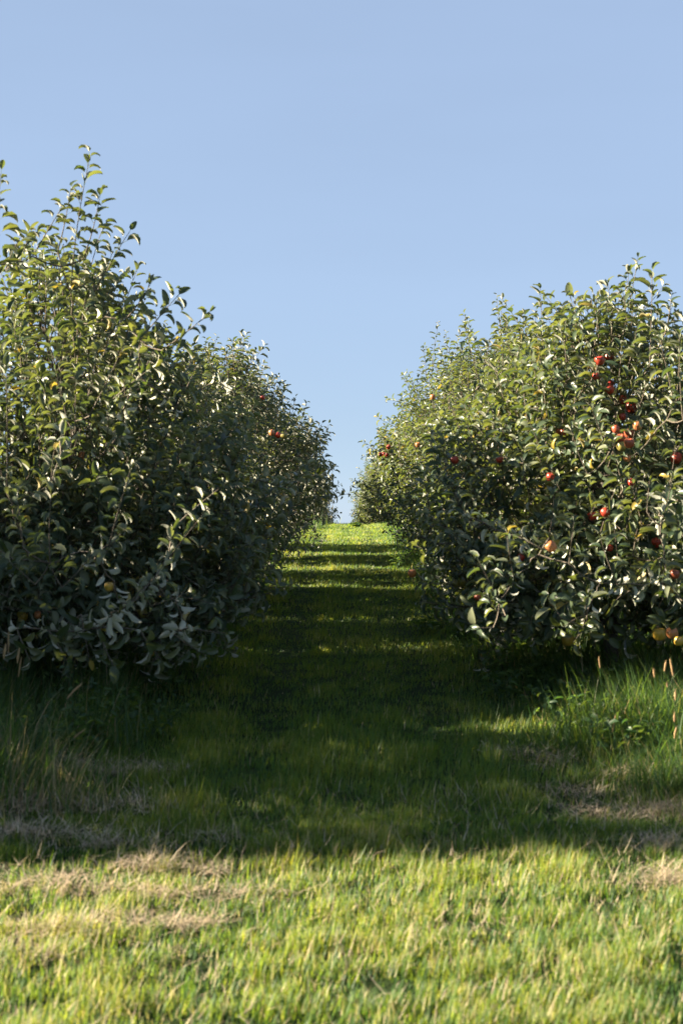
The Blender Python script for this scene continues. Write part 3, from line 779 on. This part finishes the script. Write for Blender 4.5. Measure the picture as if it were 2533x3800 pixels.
# next rows; the left one is unseen, flat and dense to shade the lane
TN = grow_tree(93, H=2.95, rx=1.2, ry=1.0, z0=.30, n_shoots=1500, n_top=6, top_len=.6, leaf_len=.098, hi=False, n_side=4, prof=FLAT)
finish_tree(TN, foot(-6.25, 8.0), 0)
for k, (y, sy, sz) in enumerate([(6.56, .84, 1.12), (8.00, .84, 1.10), (9.45, .95, 1.06), (11.3, 1.0, 1.04), (13.4, 1.0, 1.0), (15.6, 1.0, 1.0), (17.2, .9, 1.0)]):
    place_tree(TN, foot(-6.25, y), 'unseen apple tree of the next row on the left, shaped to shade the path', 'trees of the next row left', (0, 3.14)[k % 2], (1.0, sy, sz), parts=False, wood=False)
for k, y in enumerate([10.2, 13.4, 16.6, 19.8, 23.0, 26.2]):
    place_tree(TVR[k % 2], foot(6.3, y), 'apple tree of the next row on the right, behind the right row', 'trees of the next row right', 0.8 * k, (1, 1, 1.0), parts=False, wood=False)

# ---------------------------------------------------------------- apples as things
def apple_mesh():
    prof = [(0.0, 0.30), (0.10, 0.335), (0.22, 0.43), (0.36, 0.455), (0.46, 0.36), (0.505, 0.16), (0.50, -0.05), (0.44, -0.26), (0.33, -0.42), (0.20, -0.475), (0.09, -0.43), (0.0, -0.40)]
    n = 18; V = []; F = []
    for (q, z) in prof:
        for k in range(n):
            a = k / n * 2 * math.pi
            lob = 1 + 0.025 * math.cos(5 * a) * (1 if z < 0 else 0.4)
            V.append((q * math.cos(a) * lob, q * math.sin(a) * lob, z))
    for i in range(len(prof) - 1):
        for k in range(n):
            F.append((i * n + k, (i + 1) * n + k, (i + 1) * n + (k + 1) % n, i * n + (k + 1) % n))
    return np.array(V, float), np.array(F, int)
AV, AF = apple_mesh()
APPLE_ME = {}
ra = np.random.RandomState(5)
st = Tubes(); st.add([(0, 0, 0.30), (0.03, 0, 0.50), (0.10, 0.02, 0.72)], [0.03, 0.028, 0.045], 5)
STEM = st.mesh('stem'); STEM.materials.append(TWIG)
for (px, py, d, dia, mat, lab), (p, rr) in zip(APPLES, A_POS):
    dia = rr * 2
    if mat.name not in APPLE_ME:
        me_ = mesh_np('apple', AV, [AF]); me_.materials.append(mat); APPLE_ME[mat.name] = me_
    o = obj('apple', APPLE_ME[mat.name], None, None, None, lab, 'apple', 'apples on the trees')
    o.location = p
    o.scale = (dia * ra.uniform(.96, 1.04), dia * ra.uniform(.96, 1.04), dia * ra.uniform(.94, 1.02))
    o.rotation_euler = (ra.normal(0, .28), ra.normal(0, .28), ra.uniform(0, 6.28))
    obj('stem', STEM, None, o)

# ---------------------------------------------------------------- grass
def blades(P, length, width, az, lean, curve, tintv, nseg=2, seed=0):
    """P (n,3) feet; lean from upright in radians at the foot, curve added towards the tip"""
    n = len(P)
    dirx = np.cos(az); diry = np.sin(az)
    sx = -diry; sy = dirx
    ang = lean.copy()
    cur = P.copy()
    rows = []
    for k in range(nseg + 1):
        f = k / nseg
        w = width * (1 - f ** 1.8) * 0.5
        if k < nseg:
            rows.append(np.stack([cur - np.stack([sx * w, sy * w, 0 * w], -1), cur + np.stack([sx * w, sy * w, 0 * w], -1)], 1))
        else:
            rows.append(cur[:, None, :])
        a = ang + curve * f
        st_ = (length / nseg)[:, None]
        cur = cur + st_ * np.stack([np.sin(a) * dirx, np.sin(a) * diry, np.cos(a)], -1)
    V = np.concatenate(rows, 1)
    nv = 2 * nseg + 1
    f = []
    for k in range(nseg - 1):
        f += [(2 * k, 2 * k + 1, 2 * k + 3), (2 * k, 2 * k + 3, 2 * k + 2)]
    f += [(2 * nseg - 2, 2 * nseg - 1, 2 * nseg)]
    F = (np.array(f)[None] + (np.arange(n) * nv)[:, None, None]).reshape(-1, 3)
    return V.reshape(-1, 3), F, np.repeat(tintv, nv)

class Blades:
    def __init__(self): self.V = []; self.F = []; self.T = []; self.n = 0
    def add(self, V, F, T):
        self.V.append(V); self.F.append(F + self.n); self.T.append(T); self.n += len(V)
    def build(self, name, mat, label, cat):
        me = mesh_np(name, np.concatenate(self.V), [np.concatenate(self.F)], {'tint': np.concatenate(self.T)})
        return obj(name, me, mat, kind='stuff', label=label, cat=cat)

rg = np.random.RandomState(101)
def scatter(n, x0, x1, y0, y1):
    return rg.uniform(x0, x1, n), rg.uniform(y0, y1, n)

# where dry mown hay lies: centre px, half-widths in metres (across, along), amount
HAY = [(g, a, b, q) for (g, a, b, q) in [
    (ground_at(330, 3010), .42, .16, .9), (ground_at(90, 2990), .30, .22, 1.0), (ground_at(520, 2870), .28, .12, .8), (ground_at(250, 2860), .30, .2, .6),
    (ground_at(180, 3110), .40, .08, .9), (ground_at(520, 3150), .28, .07, .8), (ground_at(620, 3240), .30, .10, 1.0), (ground_at(420, 3330), .34, .07, 1.0),
    (ground_at(60, 3290), .25, .06, .9), (ground_at(750, 3340), .22, .05, .8), (ground_at(150, 3470), .34, .05, 1.0), (ground_at(480, 3430), .24, .045, .9), (ground_at(640, 3440), .12, .03, .7),
    (ground_at(120, 3560), .3, .04, .25), (ground_at(2330, 3040), .30, .10, 1.0), (ground_at(2480, 3150), .24, .10, 1.0), (ground_at(2500, 3030), .2, .15, 1.0), (ground_at(2440, 3290), .14, .08, .8),
    (ground_at(2030, 2830), .22, .25, .8), (ground_at(2200, 2960), .3, .10, .7), (ground_at(2320, 2900), .10, .12, 1.0), (ground_at(2520, 3260), .14, .08, .9)]]
def hay_amount(x, y):
    q = np.zeros_like(x)
    for (g, a, b, s) in HAY:
        q = np.maximum(q, s * np.exp(-((x - g[0]) / a) ** 2 - ((y - g[1]) / b) ** 2))
    return q

# the mown strip's edges: rough growth starts under the boughs
def edge(y): return np.interp(y, [3, 6.2, 7.2, 9, 12, 20, 36, 60], [9.0, 2.6, 1.55, 1.22, 1.05, 1.02, 1.15, 1.25])

def mown():
    B = Blades()
    zones = [(3.7, 5.0, 13500), (5.0, 6.5, 10500), (6.5, 9.0, 6500), (9.0, 13.0, 3300), (13.0, 20.0, 1900), (20.0, 29.0, 1300), (29.0, 38.5, 1500)]
    for (y0, y1, den) in zones:
        hw = min(y1 * 0.245 + 0.35, 2.4) if y0 < 9 else 1.35
        n = int(den * (y1 - y0) * 2 * hw)
        x, y = scatter(n, -hw, hw, y0, y1)
        cl = fnoise(x, y, 7, 3, 1.6)
        k = (np.abs(x) < edge(y) + rg.normal(0, .10, n)) & (rg.uniform(0, 1, n) < 0.66 + 0.28 * cl + 0.30 * fnoise(x, y, 29, 2, 4.2)) & (rg.uniform(0, 1, n) > 0.5 * hay_amount(x, y))
        x, y, cl = x[k], y[k], cl[k]; n = len(x)
        z = gz(x, y)
        big = fnoise(x, y, 19, 3, 0.55)
        far_w = np.interp(y, [4, 8, 16, 36], [1, 1.15, 1.7, 2.6])
        tuft = fnoise(x, y, 29, 2, 4.2)
        track = np.exp(-((np.abs(x - 0.08) - 0.52) / 0.16) ** 2) * (y > 8)
        h = np.clip(0.040 + 0.014 * cl + 0.012 * big + 0.022 * tuft + rg.gamma(2.0, 0.009, n), .016, .15) * (1 - 0.4 * track) * 0.86
        lush = np.exp(-((y - 7.6) / 1.1) ** 2) * np.exp(-((x - 0.0) / 1.6) ** 2)
        h = h * (1 + 0.55 * lush)
        h = np.where(rg.rand(n) < 0.03, h * 1.7, h)
        wid = rg.uniform(.0024, .0048, n) * far_w
        az = rg.uniform(0, 2 * np.pi, n)
        az = np.where(rg.rand(n) < 0.45, rg.normal(0.3, 0.7, n), az)
        lean = np.abs(rg.normal(0.18, 0.28, n)); curve = np.abs(rg.normal(0.5, 0.45, n))
        dryp = np.clip(0.03 + 0.03 * big + 0.22 * hay_amount(x, y) + 0.10 * (y < 6.2), 0.01, 0.8)
        tn = np.clip(0.38 + 0.16 * cl + 0.14 * big + rg.normal(0, .15, n), 0, 0.80)
        tn = np.where(rg.rand(n) < dryp, rg.uniform(0.86, 1.0, n), tn)
        B.add(*blades(np.stack([x, y, z - .004], -1), h, wid, az, lean, curve, tn))
    return B.build('mown_grass', MOWN, 'short mown grass on the path and the sunny foreground', 'grass')
mown()

def tall():
    B = Blades()
    for s in (-1, 1):
        for (y0, y1, den) in [(6.2, 9.5, 2300), (9.5, 14, 1300), (14, 24, 650), (24, 40, 550)]:
            w = 2.2 if y0 < 10 else 1.6
            n = int(den * (y1 - y0) * w)
            ax, y = scatter(n, 0.95, 0.95 + w, y0, y1); x = s * ax
            clump = fnoise(x, y, 31 + s, 3, 0.9)
            k = (ax > edge(y) - 0.12 + rg.normal(0, .10, n)) & (rg.rand(n) < 0.6 + 0.5 * clump)
            k &= ~((y < 7.0) & (rg.rand(n) < (7.0 - y) * 0.9)) & (rg.rand(n) > 0.6 * hay_amount(x, y))
            x, y, ax, clump = x[k], y[k], ax[k], clump[k]; n = len(x)
            z = gz(x, y)
            inn = np.clip((ax - edge(y)) / 0.35, 0, 1)
            front = np.interp(y, [6.2, 7.4, 8.5], [0.35, 0.9, 1.0])
            h = (0.09 + (0.20 + 0.07 * clump) * inn * front) * rg.uniform(.6, 1.35, n)
            h = np.where((y > 27) & (y < 34) & (s < 0), h * 1.4, h)
            wid = rg.uniform(.0035, .0075, n) * np.interp(y, [6, 16, 36], [1, 1.5, 2.4])
            base_az = math.pi if s > 0 else 0.0
            az = np.where(rg.rand(n) < 0.6, rg.normal(base_az, 0.9, n), rg.uniform(0, 6.28, n))
            lean = np.abs(rg.normal(.28, .22, n)); curve = np.abs(rg.normal(.85, .45, n))
            tn = np.clip(0.35 + 0.15 * clump + rg.normal(0, .16, n), 0, .85)
            tn = np.where(rg.rand(n) < 0.07 + 0.25 * hay_amount(x, y), rg.uniform(.9, 1, n), tn)
            B.add(*blades(np.stack([x, y, z - .006], -1), h, wid, az, lean, curve, tn, nseg=3))
    # a few named tussocks
    for (px, py, nb, hh, dry) in [(60, 2960, 260, .42, .25), (20, 2900, 220, .5, .2), (240, 3010, 180, .3, .5), (2450, 2960, 320, .26, .15), (2520, 2940, 240, .28, .15), (2390, 2760, 260, .4, .05), (2250, 2740, 240, .36, .03), (2480, 2700, 240, .42, .05), (1990, 2790, 150, .2, .05), (2140, 2790, 200, .32, .03), (360, 2780, 160, .38, .05), (1140, 1952, 220, .34, .0), (1110, 1958, 200, .4, .0), (1165, 1946, 160, .3, .0)]:
        g = ground_at(px, py)
        x = g[0] + rg.normal(0, .13, nb); y = g[1] + rg.normal(0, .13, nb)
        if g[1] > 20: x = g[0] + rg.normal(0, .25, nb); y = g[1] + rg.normal(0, .6, nb)
        az = np.where(rg.rand(nb) < .5, rg.normal(math.pi if px > 1266 else 0.4, .8, nb), rg.uniform(0, 6.28, nb))
        tn = np.where(rg.rand(nb) < dry, rg.uniform(.9, 1, nb), np.clip(rg.normal(.45, .2, nb), 0, .85))
        B.add(*blades(np.stack([x, y, gz(x, y)], -1), hh * rg.uniform(.5, 1.25, nb), rg.uniform(.004, .008, nb) * (1 if g[1] < 15 else 2.2), az, np.abs(rg.normal(.25, .2, nb)), np.abs(rg.normal(.8, .5, nb)), tn, nseg=4))
    return B.build('tall_grass', TALL, 'long unmown grass under and beside the tree rows', 'grass')
tall()

def hay():
    B = Blades()
    for (g, a, b, q) in HAY:
        a *= .85; b *= .85
        nc = int(6 + 270 * a * b * q)
        cx = g[0] + rg.normal(0, a * .60, nc); cy = g[1] + rg.normal(0, b * .60, nc)
        cw = rg.uniform(.015, .06, nc); cn = (rg.uniform(8, 52, nc) * (.4 + q)).astype(int)
        cid = np.repeat(np.arange(nc), cn); n = len(cid)
        x = cx[cid] + rg.normal(0, 1, n) * cw[cid] * 1.5; y = cy[cid] + rg.normal(0, 1, n) * cw[cid] * .8
        z = gz(x, y) + rg.uniform(0, 1, n) * (.012 + .9 * cw[cid])
        caz = rg.uniform(0, 6.28, nc)
        az = caz[cid] + rg.normal(0, .8, n) + rg.choice([0, math.pi], n)
        lean = np.clip(rg.normal(1.35, .25, n), .75, 1.8); curve = rg.normal(.3, .6, n)
        ln = rg.uniform(.05, .15, n)
        ct = np.clip(rg.normal(.5, .25, nc), 0, 1)
        B.add(*blades(np.stack([x, y, z], -1), ln, rg.uniform(.0016, .0036, n), az, lean, curve, np.clip(ct[cid] + rg.normal(0, .2, n), 0, 1), nseg=3))
    # loose strands over the front lawn
    n = 3600
    x, y = scatter(n, -2.2, 2.2, 3.8, 7.0)
    k = np.abs(x) < y * .3 + .2; x, y = x[k], y[k]; n = len(x)
    B.add(*blades(np.stack([x, y, gz(x, y) + rg.uniform(.005, .045, n)], -1), rg.uniform(.05, .13, n), rg.uniform(.0016, .003, n), rg.uniform(0, 6.28, n), np.clip(rg.normal(1.1, .35, n), 0, 1.7), rg.normal(.2, .5, n), np.clip(rg.normal(.5, .25, n), 0, 1), nseg=2))
    return B.build('dry_grass', STRAW, 'pale dry cut grass lying in streaks and tufts', 'dry grass')
hay()

# low broad leaves under the boughs
def ground_cover():
    Ls = dict(pos=[], R=[], len=[], tint=[], var=[])
    r = np.random.RandomState(9)
    for s in (-1, 1):
        n = 3400
        y = 7.6 + 26 * r.rand(n) ** 1.8; ax = 0.98 + r.gamma(1.6, .30, n); x = s * ax
        k = fnoise(x, y, 55 + s, 2, 0.8) > -0.15
        k &= ax > edge(y) - 0.10
        for xx, yy in zip(x[k], y[k]):
            z = float(gz(xx, yy)) + r.uniform(.03, .22)
            d = nrm([r.normal(), r.normal(), r.uniform(-.3, .6)]); nn = np.array([0, 0, 1.0]) + r.normal(0, .35, 3)
            nn = nrm(nn - d * np.dot(nn, d))
            Ls['pos'].append((xx, yy, z)); Ls['R'].append(np.stack([np.cross(d, nn), d, nn], -1)); Ls['len'].append(r.uniform(.035, .075)); Ls['tint'].append(r.uniform(0, 1)); Ls['var'].append(r.choice([0, 2, 5]))
    Ls = {k: np.array(v) for k, v in Ls.items()}
    me = merge_leaves('ground_cover', Ls, LEAF_LO)
    obj('ground_cover', me, WEED, kind='stuff', label='low broad leaved weeds carpeting the shade under the trees', cat='weeds')
ground_cover()

# ---------------------------------------------------------------- upright weeds, one by one
def weed(px, py, h, n_leaf, label, group, seed, spread=.10, size=.06):
    r = np.random.RandomState(seed)
    g = ground_at(px, py)
    e = bpy.data.objects.new('weed_plant', None); COL.objects.link(e); e.location = g; e.empty_display_size = .1
    e['label'] = label; e['category'] = 'plant'; e['group'] = group
    tb = Tubes(); Ls = dict(pos=[], R=[], len=[], tint=[], var=[])
    for s_ in range(3):
        top = np.array([r.normal(0, spread), r.normal(0, spread), h * r.uniform(.7, 1.05)])
        t = np.linspace(0, 1, 6)[:, None]
        pts = top * t + np.array([0, 0, 1]) * 0 + np.concatenate([r.normal(0, .006, (6, 2)), np.zeros((6, 1))], 1)
        tb.add(pts, np.linspace(.004, .0015, 6), 4)
        m = n_leaf // 3
        for i in range(m):
            f = .12 + .88 * (i + .5) / m; P = top * f; ph = i * 2.399 + s_
            d = nrm([math.cos(ph), math.sin(ph), .45 + r.normal(0, .2)]); nn = np.array([0, 0, 1.0]) + r.normal(0, .25, 3); nn = nrm(nn - d * np.dot(nn, d))
            sz = size * (1.15 - .6 * f) * r.uniform(.8, 1.3)
            Ls['pos'].append(P + d * sz * .2); Ls['R'].append(np.stack([np.cross(d, nn), d, nn], -1)); Ls['len'].append(sz); Ls['tint'].append(r.uniform(0, 1)); Ls['var'].append(r.choice([0, 2, 5, 3]))
    obj('stem', tb.mesh('stem'), WEED, e)
    o = obj('foliage', merge_leaves('foliage', {k: np.array(v) for k, v in Ls.items()}, LEAF_LO), WEED, e, kind='stuff')
GW = 'weeds along the path edges'
weed(345, 2790, .50, 60, 'upright spire shaped weed in shade under the front left tree', GW, 1)
weed(300, 2800, .34, 48, 'bushy weed left of the spire shaped weed under the left tree', GW, 2)
weed(560, 2740, .26, 45, 'round leaved weed where the left tree shade meets the path', GW, 3, .14, .07)
weed(930, 2230, .55, 60, 'leafy weed in a sun fleck at the left path edge, nearer of two', GW, 4, .14)
weed(1010, 2170, .60, 66, 'leafy weed in a sun fleck at the left path edge, farther of two', GW, 5, .16)
weed(870, 2330, .5, 54, 'dim weed in deep shade under the second left tree', GW, 6, .16)
weed(1575, 2350, .20, 30, 'small bright sunlit weed at the right path edge', GW, 7, .05, .10)
weed(1640, 2330, .40, 54, 'dark leafy weed right of the small bright sunlit one', GW, 8, .16)
weed(1700, 2380, .38, 54, 'dark leafy weed under the low right boughs by the path', GW, 9, .16, .07)
weed(1850, 2600, .26, 45, 'broad leaved weed at the edge of the long grass on the right', GW, 10, .14, .085)
weed(1960, 2560, .28, 45, 'broad leaved weed in shade beneath the golden yellow apple', GW, 11, .14, .085)
weed(1470, 2110, .32, 42, 'sunny green weed under the far right boughs near the lit grass', GW, 12, .15, .08)
weed(1318, 1958, .10, 36, 'low dark weed alone in the lit grass near the crest', GW, 13, .16, .16)

# ---------------------------------------------------------------- grass stalks with seed heads
def stalk(tip_px, tip_py, foot_px, d, head, label, group, seed, thick=.0055):
    r = np.random.RandomState(seed)
    tip = at(tip_px, tip_py, d)
    fx = (foot_px - 1266.5) / FPX * d
    base = foot(fx, d + r.uniform(-.05, .05))
    e = bpy.data.objects.new('grass_stalk', None); COL.objects.link(e); e.location = base; e.empty_display_size = .1
    e['label'] = label; e['category'] = 'grass stalk'; e['group'] = group
    v = tip - base
    t = np.linspace(0, 1, 12)
    pts = np.stack([v[0] * t ** 1.7, v[1] * t, v[2] * (1 - (1 - t) ** 1.15)], -1)
    seg = np.linalg.norm(np.diff(pts, axis=0), axis=1).sum()
    fh = 1 - head / seg
    tt = np.linspace(0, fh + .02, 10)
    q = np.stack([np.interp(tt, t, pts[:, a]) for a in range(3)], -1)
    tb = Tubes(); tb.add(q, np.linspace(.0018, .0010, 10), 4)
    s_ = obj('stem', tb.mesh('stem'), TALL, e)
    # seed head: a spindle with bristles standing off it
    tt = np.linspace(fh, 1, 12); q = np.stack([np.interp(tt, t, pts[:, a]) for a in range(3)], -1)
    rad = thick * np.sin(np.pi * np.linspace(.06, .97, 12)) ** .6
    tb = Tubes(); tb.add(q, rad * (1 + .25 * r.uniform(-1, 1, 12)), 7)
    n = 110; f = r.uniform(0, 1, n); P = np.stack([np.interp(f * (1 - fh) + fh, t, pts[:, a]) for a in range(3)], -1)
    ax = nrm(v); az = r.uniform(0, 6.28, n)
    V2, F2, T2 = blades(P, r.uniform(.008, .016, n), np.full(n, .0011), az, r.uniform(.3, .8, n), np.zeros(n), r.uniform(0, 1, n), nseg=1)
    V1 = np.concatenate(tb.V); F1 = np.concatenate(tb.F)
    me = mesh_np('seed_head', np.concatenate([V1, V2]), [F1, F2 + len(V1)], {'tint': np.concatenate([np.full(len(V1), .5), T2])})
    obj('seed_head', me, SEED, e)
    # one blade leaf on the stem
    nb = 3
    P = np.stack([np.interp(r.uniform(.05, .4, nb), t, pts[:, a]) for a in range(3)], -1)
    V3, F3, T3 = blades(P, r.uniform(.14, .26, nb), np.full(nb, .006), r.uniform(0, 6.28, nb), r.uniform(.3, .6, nb), r.uniform(.5, 1.2, nb), r.uniform(.3, .6, nb), nseg=4)
    obj('blade', mesh_np('blade', V3, [F3], {'tint': T3}), TALL, e)
GS = 'seeding grass stalks'
stalk(304, 2538, 130, 7.20, .11, 'tall grass stalk with a golden seed head leaning right into the dark on the left', GS, 1, .006)
stalk(316, 2708, 190, 7.15, .07, 'shorter leaning grass stalk with a seed head below the golden one on the left', GS, 2, .004)
stalk(306, 2796, 200, 7.10, .07, 'lowest leaning grass stalk with a seed head on the left', GS, 3, .004)
stalk(80, 2440, 40, 7.20, .13, 'thin upright reddish grass stalk near the left edge', GS, 4, .0035)
stalk(22, 2390, -10, 7.20, .10, 'pale plumed grass stalk leaning right at the left edge', GS, 5, .007)
stalk(32, 2345, 25, 7.22, .14, 'tallest upright grass stalk at the left edge', GS, 6, .004)
stalk(72, 2405, 45, 7.25, .10, 'grass stalk with a bent tip beside the tallest one at the left edge', GS, 7, .006)
stalk(2470, 2455, 2450, 8.0, .075, 'upright grass stalk with a fat golden seed head on the right', GS, 8, .0065)
stalk(2484, 2446, 2520, 7.27, .11, 'grass stalk with a long golden seed head leaning left at the right', GS, 9, .0055)
stalk(2423, 2484, 2450, 7.27, .06, 'grass stalk with a seed head leaning left, leftmost of the golden group', GS, 10, .005)
stalk(2473, 2532, 2480, 7.8, .04, 'grass stalk with a short stubby seed head under the fat golden one', GS, 11, .005)
stalk(2505, 2560, 2500, 7.7, .075, 'grass stalk with a fat upright seed head near the right edge', GS, 12, .007)
stalk(2501, 2648, 2505, 7.5, .06, 'grass stalk with a seed head below the fat upright one at the right edge', GS, 13, .006)
stalk(2509, 2700, 2490, 7.4, .07, 'lowest golden seed head grass stalk at the right edge', GS, 14, .006)
stalk(2283, 2654, 2268, 7.7, .11, 'brownish grass stalk standing alone in the long green grass on the right', GS, 15, .004)
stalk(2220, 2440, 2235, 8.2, .08, 'dim grass stalk in the dark under the right boughs', GS, 16, .004)

# ---------------------------------------------------------------- steel tree stakes
def stake(x, y, h, label):
    b = foot(x, y)
    e = bpy.data.objects.new('tree_stake', None); COL.objects.link(e); e.location = b; e.empty_display_size = .1
    e['label'] = label; e['category'] = 'stake'; e['group'] = 'tree stakes'
    tb = Tubes(); tb.add([(0, 0, -.1), (0, 0, h * .5), (.01, 0, h)], [.011, .011, .011], 8); obj('pole', tb.mesh('pole'), METAL, e)
    tb = Tubes(); a = np.linspace(0, 2 * np.pi, 12)
    tb.add(np.stack([np.cos(a) * .05 - .05, np.sin(a) * .05, np.full(12, h * .55)], -1), np.full(12, .004), 4)
    obj('tie', tb.mesh('tie'), BARK, e)
stake((2318 - 1266.5) / FPX * 10.3, 10.3, 2.0, 'thin blue grey metal stake beside the front right trunk')
